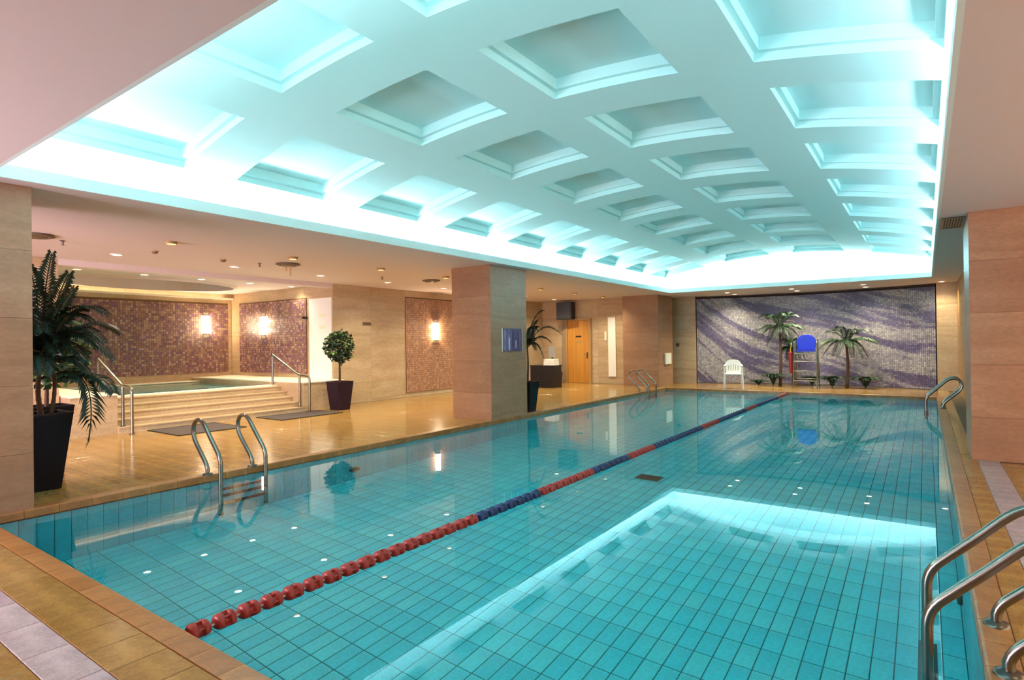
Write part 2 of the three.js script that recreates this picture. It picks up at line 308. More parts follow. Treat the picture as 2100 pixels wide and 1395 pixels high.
// ------------------------------------------------------------------ soffit, lip and vault
const arch = (x) => { const R = 12.63, d = x - 3.425; return 3.80 - R + Math.sqrt(R * R - d * d); };
{
  const c = struct('ceiling', 'low beige plaster soffit around the coffered vault', 'ceiling');
  const ps = new THREE.Shape([[-9.2, -6.8], [-6.3, -6.8], [-6.3, -2.4], [-9.2, -2.4]].map(([x, z]) => new THREE.Vector2(x, -z))), hole = new THREE.Path(); hole.absellipse(-7.75, 4.6, 1.2, 1.8, 0, Math.PI * 2, true); ps.holes.push(hole);
  const ovalPlate = new THREE.ExtrudeGeometry(ps, { depth: 0.04, bevelEnabled: false, curveSegments: 56 }).rotateX(-Math.PI / 2).translate(0, H, 0);
  part(c, 'soffit', [bx(-9.7, H, -19.4, OX0 - 0.03, H + 0.04, -6.8), bx(-9.7, H, -2.4, OX0 - 0.03, H + 0.04, 5.2), bx(-6.3, H, -6.8, OX0 - 0.03, H + 0.04, -2.4), bx(-9.7, H, -6.8, -9.2, H + 0.04, -2.4), ovalPlate, bx(OX1 + 0.03, H, -19.4, 10.2, H + 0.04, 5.2), bx(OX0 - 0.03, H, OZ0 + 0.03, OX1 + 0.03, H + 0.04, 5.2), bx(OX0 - 0.03, H, -19.4, OX1 + 0.03, H + 0.04, OZ1 - 0.03)], M.paint);
  part(c, 'lip', [bx(OX0 - 0.03, H, OZ1 - 0.03, OX0, H + 0.115, OZ0 + 0.03), bx(OX1, H, OZ1 - 0.03, OX1 + 0.03, H + 0.115, OZ0 + 0.03), bx(OX0, H, OZ0, OX1, H + 0.115, OZ0 + 0.03), bx(OX0, H, OZ1 - 0.03, OX1, H + 0.115, OZ1)], M.lip);
  const tr = struct('trim_1', 'shallow beige beam along the mouth of the jacuzzi alcove', 'beam'); part(tr, 'beam', bx(-5.12, H - 0.1, -7.35, -4.9, H, -2.0), M.paint);
  const v = struct('ceiling_vault', 'white coffered barrel vault above the pool', 'vault');
  const X0 = -0.35, X1 = 7.2, ZN = 0.42, ZF = -16.32;
  const cols = [[0.2, 1.37], [1.96, 3.15], [3.7, 4.89], [5.48, 6.65]], rows = []; for (let k = 0; k < 9; k++) rows.push([-1.56 - 1.73 * k, -0.4 - 1.73 * k]);
  const P = [], U = [];
  const sheet = (xa, xb, za, zb, lift, out = [P, U]) => { const n = Math.max(1, Math.round((xb - xa) / 0.15)); for (let i = 0; i < n; i++) { const a = xa + (xb - xa) * i / n, b = xa + (xb - xa) * (i + 1) / n, q = [[a, arch(a) + lift, za], [b, arch(b) + lift, za], [b, arch(b) + lift, zb], [a, arch(a) + lift, zb]]; for (const k of [0, 1, 2, 0, 2, 3]) { out[0].push(...q[k]); out[1].push(q[k][0], q[k][2]); } } };
  const xs = [X0, ...cols.flat(), X1];
  for (let i = 0; i < xs.length; i += 2) sheet(xs[i], xs[i + 1], ZF, ZN, 0);
  for (const [a, b] of cols) { let z = ZN; for (const [z0, z1] of rows) { sheet(a, b, z1, z, 0); z = z0; } sheet(a, b, ZF, z, 0); }
  const toGeo = (p, u) => { const g = new THREE.BufferGeometry(); g.setAttribute('position', new THREE.Float32BufferAttribute(p, 3)); g.setAttribute('uv', new THREE.Float32BufferAttribute(u, 2)); g.computeVertexNormals(); return g; };
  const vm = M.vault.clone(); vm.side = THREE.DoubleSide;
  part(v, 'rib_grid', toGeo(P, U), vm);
  let n = 0;
  for (const [a, b] of cols) for (const [z0, z1] of rows) {        // stepped recess of each coffer
    const p = [], u = [], out = [p, u], q4 = (...q) => { for (const k of [0, 1, 2, 0, 2, 3]) { p.push(...q[k]); u.push(q[k][0] + q[k][1], q[k][2] + q[k][1]); } };
    const ring = (xa, xb, za, zb, l0, l1) => {
      const N = 8; for (let i = 0; i < N; i++) { const s = xa + (xb - xa) * i / N, t = xa + (xb - xa) * (i + 1) / N; for (const z of [za, zb]) q4([s, arch(s) + l0, z], [t, arch(t) + l0, z], [t, arch(t) + l1, z], [s, arch(s) + l1, z]); }
      for (const x of [xa, xb]) q4([x, arch(x) + l0, za], [x, arch(x) + l0, zb], [x, arch(x) + l1, zb], [x, arch(x) + l1, za]);
    };
    const s = 0.045;
    ring(a, b, z0, z1, 0, 0.07); ring(a + s, b - s, z0 + s, z1 - s, 0.07, 0.17);
    sheet(a, a + s, z0, z1, 0.07, out); sheet(b - s, b, z0, z1, 0.07, out); sheet(a + s, b - s, z0, z0 + s, 0.07, out); sheet(a + s, b - s, z1 - s, z1, 0.07, out);
    sheet(a + s, b - s, z0 + s, z1 - s, 0.17, out);
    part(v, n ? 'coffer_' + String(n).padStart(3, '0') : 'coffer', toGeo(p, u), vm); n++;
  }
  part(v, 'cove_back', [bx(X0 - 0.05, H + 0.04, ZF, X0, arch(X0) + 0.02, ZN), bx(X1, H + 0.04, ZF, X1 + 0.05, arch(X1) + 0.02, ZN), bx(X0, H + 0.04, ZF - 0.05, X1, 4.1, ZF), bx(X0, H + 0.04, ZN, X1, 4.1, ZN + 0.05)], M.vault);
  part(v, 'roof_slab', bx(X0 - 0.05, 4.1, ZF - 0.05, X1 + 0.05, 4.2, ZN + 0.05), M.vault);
  // strip lamps lying in the trough behind the lip
  const strip = (x, z, w, d, k = 1) => {
    const t = thing('cove_strip_light', 'cool white strip lamp hidden in the trough around the vault', 'strip light', [x, H + 0.04, z], 0, 'strip lamps in the cove');
    part(t, 'housing', bx(-w / 2, 0, -d / 2, w / 2, 0.02, d / 2), M.white); part(t, 'light_tube', bx(-w / 2 + 0.01, 0.02, -d / 2 + 0.01, w / 2 - 0.01, 0.035, d / 2 - 0.01), coveGlow);
    const l = new THREE.RectAreaLight(COVE, COVE_L * k, w - 0.02, d - 0.02); l.position.set(0, 0.037, 0); l.rotation.x = Math.PI / 2; t.add(l);
  };
  for (let k = 0; k < 4; k++) { const z = -2.0 - k * 3.95; strip(-0.1, z, 0.1, 3.8); strip(6.95, z, 0.1, 3.8, 0.68); }
  for (const x of [1.75, 5.1]) { strip(x, 0.22, 3.2, 0.1); strip(x, -16.06, 3.2, 0.1); }
}
// ------------------------------------------------------------------ ceiling fittings
const trimG = lathe([[0.062, -0.002], [0.064, -0.012], [0.072, -0.016], [0.088, -0.012], [0.092, 0]]), lensG = new THREE.CircleGeometry(0.063, 24).rotateX(Math.PI / 2).translate(0, -0.004, 0);
const deepG = lathe([[0.06, 0], [0.06, -0.034], [0.068, -0.038], [0.076, -0.03], [0.08, 0]]);
function downlight(x, z, y, label, group, cd = DOWN_CD, deep = false, color = WARM) {
  const t = thing('downlight', label, 'ceiling light', [x, y, z], 0, group);
  part(t, 'trim_ring', deep ? deepG : trimG, deep ? M.frame : M.white); part(t, 'light_lens', lensG, downGlow);
  const l = new THREE.SpotLight(color, cd, 0, 1.15, 0.7, 2); l.position.set(0, -0.02, 0); l.target.position.set(0, -2, 0); t.add(l, l.target); l.castShadow = true; l.shadow.radius = 2;
}
[[-2.4, 'beside the tall palm'], [-4.3, 'above the floor mat on the palm side'], [-6.15, 'above the floor mat on the round tree side'], [-8.0, 'in front of the brown name sign'], [-9.95, 'in front of the tan mosaic'], [-11.8, 'past the tan mosaic lamp'], [-13.7, 'above the black cabinet'], [-15.5, 'in front of the loudspeaker']]
  .forEach(([z, w]) => downlight(-3.72, z, H, 'warm glowing downlight in the soffit ' + w, 'downlights beside the stone wall'));
[[-2.4, 'level with the jacuzzi handrail by the palm'], [-4.3, 'between pool edge and palm-side floor mat'], [-6.2, 'between pool edge and round tree'], [-8.05, 'behind the picture pillar'], [-9.95, 'between pool edge and tan mosaic'], [-11.85, 'two along from the picture pillar'], [-13.75, 'between pool edge and black cabinet'], [-15.6, 'beside the corner pillar']]
  .forEach(([z, w]) => downlight(-1.95, z, H, 'deep-set downlight over the deck ' + w, 'downlights over the open deck', DOWN_CD, true));
for (const z of [-2.65, -3.78, -4.9, -6.0, -7.08]) downlight(-6.12, z, H, 'warm glowing downlight in the alcove ceiling above the jacuzzi', 'downlights above the jacuzzi', z < -7 ? 3 : 8);
for (const x of [1.6, 3.4, 5.17]) for (const z of [-16.9, -17.75]) downlight(x, z, H, 'small downlight in the soffit in front of the mural', 'downlights in front of the mural', 14);
downlight(6.88, -17.4, H, 'small downlight in the soffit corner beside the mural edge', 'downlights in front of the mural', 8);
for (const [x, z] of [[1.2, 2.4], [4.0, 2.4], [7.8, 2.4], [8.2, -1.5], [8.2, -4.5], [-2.2, 1.8]]) downlight(x, z, H, 'unseen downlight added in the soffit of the entrance side', 'added downlights of the entrance side', 2);  // unseen lamps added so the deck bounces light onto the soffit
function diffuser(x, z, label) {
  const t = thing('air_diffuser', label, 'air diffuser', [x, H, z], 0, 'round air diffusers');
  part(t, 'outer_cone', lathe([[0.2, 0], [0.21, -0.02], [0.16, -0.035], [0.14, -0.01]]), M.grille); part(t, 'inner_cone', lathe([[0.12, -0.005], [0.11, -0.03], [0.05, -0.045], [0.0, -0.045]]), M.plate);
  return t;
}
const df = diffuser(-2.69, -4.7, 'brown round air diffuser with ribbon in soffit before the steps'); part(df, 'ribbon', bx(0.05, -0.22, -0.01, 0.075, -0.04, -0.006), M.frame); part(df, 'ribbon', bx(-0.03, -0.14, 0.02, -0.012, -0.04, 0.024), M.frame);
diffuser(-2.69, -8.38, 'brown round air diffuser in soffit near the picture pillar'); diffuser(-2.71, -1.1, 'brown round air diffuser in soffit above the dark planters');
function sprinkler(x, z, label) { const t = thing('sprinkler', label, 'sprinkler', [x, H, z], 0, 'ceiling sprinklers'); part(t, 'rose', cyl(0.03, 0.035, 0.008, 0, -0.008, 0), M.steelDark); part(t, 'head', [cyl(0.01, 0.012, 0.05, 0, -0.058, 0, 10), cyl(0.022, 0.022, 0.005, 0, -0.062, 0, 12)], M.grille); }
for (const [x, z] of [[-2.96, -1.47], [-3.0, -4.35], [-3.0, -7.18]]) sprinkler(x, z, 'small dark sprinkler head hanging from the soffit');
function detector(x, z, label) { const t = thing('smoke_detector', label, 'detector', [x, H, z], 0, 'smoke detectors'); part(t, 'base', cyl(0.05, 0.06, 0.015, 0, -0.015, 0), M.frame); part(t, 'dome', cyl(0.03, 0.045, 0.025, 0, -0.04, 0), M.grille); }
for (const [x, z] of [[-2.95, -2.62], [-3.05, -3.72]]) detector(x, z, 'small round smoke detector on the beige soffit');
{
  const t = thing('slatted_panel', 'dark grey slatted panel in soffit beside the lone pillar', 'air grille', [6.82, H, -7.86]);  // dark slatted panel set flush with the soffit
  part(t, 'panel_frame', [bx(-0.12, -0.012, -0.42, 0.12, 0, -0.39), bx(-0.12, -0.012, 0.39, 0.12, 0, 0.42), bx(-0.12, -0.012, -0.39, -0.1, 0, 0.39), bx(0.1, -0.012, -0.39, 0.12, 0, 0.39)], M.steelDark);
  part(t, 'backing', bx(-0.1, -0.003, -0.39, 0.1, -0.001, 0.39), M.black);
  for (let k = 0; k < 7; k++) part(t, 'slat', bx(-0.095 + k * 0.028, -0.01, -0.39, -0.085 + k * 0.028, -0.003, 0.39), M.steelDark);
  // oval recess above the jacuzzi
  const o = struct('ceiling_oval', 'deep oval recess in the alcove ceiling above the jacuzzi', 'ceiling recess');
  const el = (rx, rz, y, n = 56) => Array.from({ length: n }, (_, i) => [rx * Math.cos(i / n * 6.28319), y, rz * Math.sin(i / n * 6.28319)]);
  const band = (A, B) => { const p = [], u = []; for (let i = 0; i < A.length; i++) { const j = (i + 1) % A.length; for (const w of [A[i], A[j], B[j], A[i], B[j], B[i]]) { p.push(...w); u.push(w[0], w[2]); } } const g = new THREE.BufferGeometry(); g.setAttribute('position', new THREE.Float32BufferAttribute(p, 3)); g.setAttribute('uv', new THREE.Float32BufferAttribute(u, 2)); g.computeVertexNormals(); return g; };
  const two = M.paint.clone(); two.side = THREE.DoubleSide;
  const r1 = part(o, 'rim', band(el(1.29, 1.89, H - 0.001), el(1.26, 1.86, H - 0.045)), two); const r2 = part(o, 'rim_face', band(el(1.26, 1.86, H - 0.045), el(1.2, 1.8, H - 0.045)), two); const r3 = part(o, 'inner_face', band(el(1.2, 1.8, H - 0.045), el(1.2, 1.8, H + 0.55)), two);
  const r4 = part(o, 'top', new THREE.CircleGeometry(1, 56).rotateX(Math.PI / 2).scale(1.2, 1, 1.8).translate(0, H + 0.55, 0), two);
  for (const r of [r1, r2, r3, r4]) r.position.set(-7.75, 0, -4.6);
}
// ------------------------------------------------------------------ mosaic panels
function mosaic(parent, name, place, nu, nv, size, colour, depth = 0.008) {
  const g = new THREE.BoxGeometry(size * 0.9, size * 0.9, depth), m = new THREE.InstancedMesh(g, PM({ color: 0xffffff, roughness: 0.32 }), nu * nv);
  const o = new THREE.Object3D(); let k = 0;
  for (let i = 0; i < nu; i++) for (let j = 0; j < nv; j++) { place(o, i, j); o.updateMatrix(); m.setMatrixAt(k, o.matrix); m.setColorAt(k, colour(i / nu, j / nv)); k++; }
  m.name = name; m.userData.kind = 'stuff'; m.castShadow = m.receiveShadow = true; parent.add(m); return m;
}
const pickC = (a) => { const c = a[Math.floor(rnd() * a.length)].clone(); return c.multiplyScalar(rr(0.85, 1.12)); };
const brown = [0x936a62, 0x825e5a, 0xa4806f, 0x8c6c69, 0xae917e, 0x7c5870].map((c) => new THREE.Color(c)), tan = [0xb08468, 0xa4785f, 0xba9075, 0xa97f6c].map((c) => new THREE.Color(c));
{
  const ps = 0.058;
  const p1 = thing('wall_mosaic', 'large brown mosaic panel on the wall behind the jacuzzi', 'mosaic', [-9.369, 0.8, -2.3]);
  part(p1, 'mortar_bed', bx(0, 0, -4.94, 0.02, 1.9, 0.1), M.grout);
  mosaic(p1, 'mosaic_tiles', (o, i, j) => { o.position.set(0.02, (j + 0.5) * ps, -4.93 + (i + 0.5) * ps); o.rotation.set(0, Math.PI / 2, 0); }, 86, 32, ps, () => pickC(brown));
  const p2 = thing('wall_mosaic', 'brown mosaic panel beside the bright white wall strip', 'mosaic', [-8.92, 0.8, -7.349]);
  part(p2, 'mortar_bed', bx(0, 0, 0, 3.02, 1.88, 0.02), M.grout);
  mosaic(p2, 'mosaic_tiles', (o, i, j) => { o.position.set((i + 0.5) * ps, (j + 0.5) * ps, 0.02); o.rotation.set(0, 0, 0); }, 52, 32, ps, () => pickC(brown));
  const p3 = thing('wall_mosaic', 'tan mosaic panel on the stone wall beside the picture pillar', 'mosaic', [-4.899, 0.2, -9.7]);
  part(p3, 'mortar_bed', bx(0, 0, -3.0, 0.02, 2.58, 0), M.grout);
  mosaic(p3, 'mosaic_tiles', (o, i, j) => { o.position.set(0.02, (j + 0.5) * ps, -(i + 0.5) * ps); o.rotation.set(0, Math.PI / 2, 0); }, 51, 44, ps, () => pickC(tan));
  const wp = thing('wall_board', 'bright white wall board between mosaic and stone corner of the alcove', 'wall board', [-5.8, 0.62, -7.348]);
  part(wp, 'board', bx(0, 0, -0.004, 0.86, 2.02, 0.012), M.white);
  part(wp, 'notice', bx(0.4, 1.56, 0.012, 0.62, 1.64, 0.016), M.cream); part(wp, 'notice', bx(0.4, 1.28, 0.012, 0.62, 1.36, 0.016), M.cream);
  const cam = thing('security_camera', 'small black camera on the edge of the brown mosaic', 'camera', [-5.85, 2.17, -7.33]);
  part(cam, 'mount', cyl(0.015, 0.015, 0.06, 0, 0, 0.01, 10).rotateX(0.6), M.black); part(cam, 'body', bx(-0.03, -0.02, 0.02, 0.03, 0.04, 0.14), M.black);
  // curved mural
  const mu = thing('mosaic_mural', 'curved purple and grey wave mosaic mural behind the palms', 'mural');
  const zc = (x) => -18.0 - 0.72 * (1 - ((x - 3.525) / 3.225) ** 2), bed = [], u = [], N = 48;
  for (let i = 0; i < N; i++) { const a = 0.3 + 6.45 * i / N, b = 0.3 + 6.45 * (i + 1) / N, q = [[a, DK, zc(a)], [b, DK, zc(b)], [b, H - 0.02, zc(b)], [a, H - 0.02, zc(a)], [a, DK, zc(a) - 0.15], [b, DK, zc(b) - 0.15], [b, H - 0.02, zc(b) - 0.15], [a, H - 0.02, zc(a) - 0.15]]; for (const k of [0, 1, 2, 0, 2, 3, 5, 4, 7, 5, 7, 6, 3, 2, 6, 3, 6, 7]) { bed.push(...q[k]); u.push(q[k][0], q[k][1]); } }
  const bg = new THREE.BufferGeometry(); bg.setAttribute('position', new THREE.Float32BufferAttribute(bed, 3)); bg.setAttribute('uv', new THREE.Float32BufferAttribute(u, 2)); bg.computeVertexNormals();
  part(mu, 'mortar_bed', bg, S({ color: 0x5f5a60, roughness: 0.9 }));
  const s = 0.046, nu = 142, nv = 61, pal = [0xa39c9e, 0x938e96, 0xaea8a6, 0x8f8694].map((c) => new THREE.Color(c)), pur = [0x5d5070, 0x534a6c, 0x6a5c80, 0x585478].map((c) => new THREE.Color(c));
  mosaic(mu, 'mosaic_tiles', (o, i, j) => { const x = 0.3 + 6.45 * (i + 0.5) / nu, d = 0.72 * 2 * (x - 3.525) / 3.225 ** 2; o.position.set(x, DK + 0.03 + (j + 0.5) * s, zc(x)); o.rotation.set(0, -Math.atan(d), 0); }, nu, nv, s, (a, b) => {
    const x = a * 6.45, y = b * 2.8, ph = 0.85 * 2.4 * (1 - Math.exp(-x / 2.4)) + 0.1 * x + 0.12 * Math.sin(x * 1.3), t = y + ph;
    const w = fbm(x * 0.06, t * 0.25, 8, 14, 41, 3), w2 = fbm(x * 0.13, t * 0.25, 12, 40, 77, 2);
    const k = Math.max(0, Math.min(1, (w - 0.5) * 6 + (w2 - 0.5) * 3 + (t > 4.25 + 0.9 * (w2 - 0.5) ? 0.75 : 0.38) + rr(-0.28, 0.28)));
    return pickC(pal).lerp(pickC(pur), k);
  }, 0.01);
  part(mu, 'gap_shade_strip', Array.from({ length: 24 }, (_, i) => { const a = 0.3 + 6.45 * i / 24, b = 0.3 + 6.45 * (i + 1) / 24; const g = bx(-0.5, 0, -0.03, 0.5, 0.035, 0.012); g.scale(Math.hypot(b - a, zc(b) - zc(a)), 1, 1); g.rotateY(-Math.atan2(zc(b) - zc(a), b - a)); g.translate((a + b) / 2, H - 0.075, (zc(a) + zc(b)) / 2 + 0.01); return g; }), M.dark, 'dark strip for the shade in the gap along the top');  // dark strip colours in the shade of the gap above the mural
}
// ------------------------------------------------------------------ wall lamps
function sconce(pos, turn, label) {
  const t = thing('wall_sconce', label, 'wall lamp', pos, turn);
  const half = new THREE.CylinderGeometry(0.085, 0.085, 0.48, 20, 1, false, -Math.PI / 2, Math.PI).translate(0, 0, 0.012);
  const sh = part(t, 'glowing_shade', half, sconceGlow); part(t, 'back_plate', bx(-0.07, -0.33, -0.002, 0.07, 0.33, 0.012), M.cream);
  for (const y of [0.25, -0.25]) part(sh, 'cap', new THREE.CylinderGeometry(0.09, 0.09, 0.018, 20, 1, false, -Math.PI / 2, Math.PI).translate(0, y, 0.012), M.steel);
  for (const y of [-0.12, 0.12]) { const l = new THREE.PointLight(SCONCE, 1.6); l.position.set(0, y, 0.055); l.castShadow = true; l.shadow.radius = 1.5; t.add(l); }
}
sconce([-9.342, 2.1, -6.62], Math.PI / 2, 'glowing half-round wall lamp on the mosaic behind the jacuzzi');
sconce([-7.73, 2.04, -7.322], 0, 'glowing half-round wall lamp on the mosaic beside the white board');
sconce([-4.872, 1.86, -10.87], Math.PI / 2, 'glowing half-round wall lamp on the tan mosaic beside the picture pillar');
{
  const cn = struct('trim_2', 'cream cornice with a hidden warm strip lamp behind the jacuzzi', 'cornice');
  part(cn, 'ledge', [bx(-9.37, 2.8, -7.33, -9.22, 2.82, -2.02), bx(-9.24, 2.82, -7.33, -9.22, 2.845, -2.02)], M.cream);
  const st = thing('cove_strip_light', 'warm strip lamp on the cornice behind the jacuzzi', 'strip light', [-9.3, 2.82, -4.7]);
  part(st, 'light_tube', bx(-0.03, 0, -2.4, 0.03, 0.012, 2.4), glow(WARM, 4)); part(st, 'housing', bx(-0.04, 0, -2.42, 0.04, 0.004, 2.42), M.white);
  const l = new THREE.RectAreaLight(new THREE.Color().setRGB(1, 0.75, 0.42), 2.2, 0.06, 4.8); l.position.set(0, 0.016, 0); l.rotation.x = Math.PI / 2; st.add(l);
}
// ------------------------------------------------------------------ jacuzzi platform
{
  const j = struct('jacuzzi_platform', 'raised stone jacuzzi platform in the lit alcove', 'platform');
  const top = 0.6;
  part(j, 'kerb', [bx(-5.75, DK, -6.25, -5.52, top, -2.68), bx(-9.35, DK, -2.68, -8.95, top, -2.02), bx(-9.35, DK, -7.33, -9.0, top, -2.02)], M.trav[0]);
  part(j, 'cheek_wall', bx(-9.35, DK, -2.68, -4.5, 0.71, -2.02, 1, 2), M.trav[1]); part(j, 'cheek_wall', bx(-9.35, DK, -7.33, -4.5, 0.68, -6.25, 4, 2), M.trav[2]);
  part(j, 'cheek_cap', bx(-9.35, 0.71, -2.68, -4.48, 0.735, -2.02), M.cream); part(j, 'cheek_cap', bx(-9.35, 0.68, -7.33, -4.48, 0.705, -6.25), M.cream);
  part(j, 'basin', [bx(-9.1, DK, -6.3, -5.6, DK + 0.05, -2.6)], M.pool[0]);
  part(j, 'rim', [bx(-5.77, top, -6.25, -5.5, top + 0.018, -2.68), bx(-9.35, top, -6.25, -8.95, top + 0.018, -2.68)], M.cream);
  for (let k = 0; k < 5; k++) { const x = -4.45 - k * 0.215, y1 = DK + 0.106 * (k + 1); part(j, 'step', [bx(-5.55, y1 - 0.106, -6.25, x, y1 - 0.022, -2.68, k, k)], M.trav[k % 3]); part(j, 'tread', bx(k < 4 ? x - 0.23 : -5.52, y1 - 0.022, -6.25, x + 0.015, y1, -2.68, k * 2, k), M.trav[(k + 1) % 3]); }
  const w = struct('jacuzzi_water', 'greenish still water in the raised jacuzzi', 'water');
  part(w, 'water_body', bx(-8.96, DK + 0.04, -6.26, -5.74, top - 0.012, -2.67), M.spaWater);
  for (const [z, label] of [[-6.19, 'steel handrail on the jacuzzi steps beside the round tree'], [-2.78, 'steel handrail on the jacuzzi steps beside the palm']]) {
    const h = thing('handrail', label, 'handrail', [0, 0, z]);
    part(h, 'rail', bentTube([[-5.56, 1.31, 0], [-4.55, 0.86, 0], [-4.2, 0.84, 0], [-4.2, DK, 0]], 0.024, 0.08), M.steel);
    part(h, 'post', cyl(0.024, 0.024, 1.31 - top, -5.56, top, 0, 12), M.steel); part(h, 'post', cyl(0.024, 0.024, 0.87 - DK - 0.1, -4.55, DK + 0.1, 0, 12), M.steel);
    for (const [x, y] of [[-5.56, top], [-4.55, DK + 0.106], [-4.2, DK]]) part(h, 'flange', cyl(0.045, 0.04, 0.014, x, y, 0, 16), M.steelDark);
  }
  for (const [x0, x1, z0, z1, l] of [[-4.42, -3.3, -4.25, -3.1, 'dark floor mat at the foot of the jacuzzi steps beside the palm'], [-4.42, -3.55, -6.55, -5.1, 'dark floor mat at the foot of the jacuzzi steps beside the round tree']]) {
    const t = thing('floor_mat', l, 'mat', [x0, DK, z1]); part(t, 'pad', bx(0, 0, z0 - z1, x1 - x0, 0.009, 0), M.mat); part(t, 'border', [bx(0, 0, z0 - z1, x1 - x0, 0.012, z0 - z1 + 0.03), bx(0, 0, -0.03, x1 - x0, 0.012, 0), bx(0, 0, z0 - z1, 0.03, 0.012, 0), bx(x1 - x0 - 0.03, 0, z0 - z1, x1 - x0, 0.012, 0)], M.black);
  }
}
// ------------------------------------------------------------------ pool ladders
function ladder(pos, turn, label, gap = 0.53, rungs = true) {
  const t = thing('pool_ladder', label, 'pool ladder', pos, turn);     // +x looks into the pool
  for (const s of [-1, 1]) {
    const z = s * gap / 2;
    const crv = new THREE.CurvePath(); const add = (c) => crv.add(c), p = (x, y) => V(x, y, z);
    add(new THREE.LineCurve3(p(-0.075, DK), p(-0.075, 0.13))); add(new THREE.QuadraticBezierCurve3(p(-0.075, 0.13), p(-0.085, 0.17), p(-0.12, 0.205)));
    add(new THREE.LineCurve3(p(-0.12, 0.205), p(-0.32, 0.4))); add(new THREE.CubicBezierCurve3(p(-0.32, 0.4), p(-0.47, 0.55), p(-0.33, 0.76), p(-0.15, 0.635)));
    add(new THREE.LineCurve3(p(-0.15, 0.635), p(0.15, 0.335))); add(new THREE.QuadraticBezierCurve3(p(0.15, 0.335), p(0.205, 0.28), p(0.205, 0.2))); add(new THREE.LineCurve3(p(0.205, 0.2), p(0.205, -0.95)));
    const pts = []; crv.curves.forEach((c, k) => { const n = c.isLineCurve3 ? 2 : 9; for (let i = k ? 1 : 0; i <= n; i++) pts.push(c.getPoint(i / n)); });
    const rl = part(t, 'rail', new THREE.TubeGeometry(new THREE.CatmullRomCurve3(pts, false, 'centripetal'), 90, 0.0235, 12), M.steel);
    part(rl, 'flange', lathe([[0.024, 0.026], [0.05, 0.018], [0.056, 0]], 20).translate(-0.075, DK, z), M.steelDark);
    part(rl, 'rubber_foot', cyl(0.028, 0.028, 0.05, 0.205, -0.99, z, 14), M.black);
  }
  if (rungs) for (const y of [-0.2, -0.43, -0.68]) part(t, 'rung', bx(0.165, y - 0.012, -gap / 2, 0.245, y + 0.012, gap / 2), M.tread);
}
ladder([0.04, 0, -2.16], 0, 'curved steel pool ladder beside the near jacuzzi mat');
ladder([0.0, 0, -14.3], 0, 'curved steel pool ladder beside the corner pillar');
ladder([PW + 0.0, 0, -2.03], Math.PI, 'curved steel pool ladder beside the pale floor band');
ladder([PW + 0.0, 0, -13.4], Math.PI, 'curved steel pool ladder beside the ochre side wall');
// ------------------------------------------------------------------ lane rope
{
  const t = thing('lane_rope', 'lane rope of red and blue floats down the middle of the pool', 'lane rope', [3.4, 0, 0]);
  part(t, 'cable', cyl(0.006, 0.006, PL, 0, 0, 0, 8).rotateX(-Math.PI / 2).translate(0, 0.012, 0), M.rope);
  const prof = [[0.008, -0.055], [0.034, -0.055], [0.046, -0.045], [0.05, -0.03], [0.05, -0.016], [0.03, -0.014], [0.03, 0.014], [0.05, 0.016], [0.05, 0.03], [0.046, 0.045], [0.034, 0.055], [0.008, 0.055]];
  const fin = []; for (let k = 0; k < 6; k++) fin.push(bx(-0.004, 0.02, -0.016, 0.004, 0.049, 0.016).rotateZ(k * Math.PI / 3));
  const g = mergeGeometries([plain(lathe(prof, 16).rotateX(Math.PI / 2)), ...fin.map(plain)]);
  const stops = [2.42, 3.38, 4.45, 5.5, 6.4, 8.4, 9.4, 11.4, 12.4, 14.7];
  for (let k = 0; k < 112; k++) { const z = 0.09 + 0.1405 * k; if (z > PL - 0.06) break; const c = stops.filter((s) => s < z).length % 2; const m = part(t, k ? 'float_' + String(k).padStart(3, '0') : 'float', g, c ? M.floatBlue : M.floatRed); m.position.set(0, 0.012, -z); m.rotation.z = rr(0, 1); }
  for (const z of [-0.012, -PL + 0.012]) part(t, 'anchor', new THREE.TorusGeometry(0.018, 0.006, 8, 16).rotateY(Math.PI / 2).translate(0, 0.012, z), M.steel);
}
// ------------------------------------------------------------------ plants
function frond(base, mid, tip, len, n, droop = 0.35) {    // feathery palm leaf along a curve
  const c = new THREE.QuadraticBezierCurve3(V(...base), V(...mid), V(...tip)), P = [], U = [];
  const tri = (a, b, d) => { for (const w of [a, b, d]) { P.push(w.x, w.y, w.z); U.push(w.x, w.y); } };
  for (let i = 0; i <= n; i++) {
    const s = 0.1 + 0.9 * i / n, o = c.getPoint(s), t = c.getTangent(s).normalize(), side = V(0, 1, 0).cross(t).normalize(), up = t.clone().cross(side);
    const L = len * (0.35 + 0.65 * Math.sin(Math.PI * Math.min(1, 0.12 + s * 0.86))) * rr(0.85, 1.1), w = 0.017 + 0.012 * L;
    for (const g of [-1, 1]) {
      const d = side.clone().multiplyScalar(g).add(t.clone().multiplyScalar(0.75)).add(up.clone().multiplyScalar(rr(0.05, 0.3))).normalize();
      const m = o.clone().addScaledVector(d, L * 0.5), e = o.clone().addScaledVector(d, L).add(V(0, -droop * L, 0)), q = t.clone().multiplyScalar(w);
      const m1 = m.clone().add(q), m2 = m.clone().sub(q);
      tri(o, m1, m2); tri(m1, e, m2);
    }
  }
  const g = new THREE.BufferGeometry(); g.setAttribute('position', new THREE.Float32BufferAttribute(P, 3)); g.setAttribute('uv', new THREE.Float32BufferAttribute(U, 2)); g.computeVertexNormals();
  return mergeGeometries([g, plain(new THREE.TubeGeometry(c, 12, 0.006, 5))]);
}
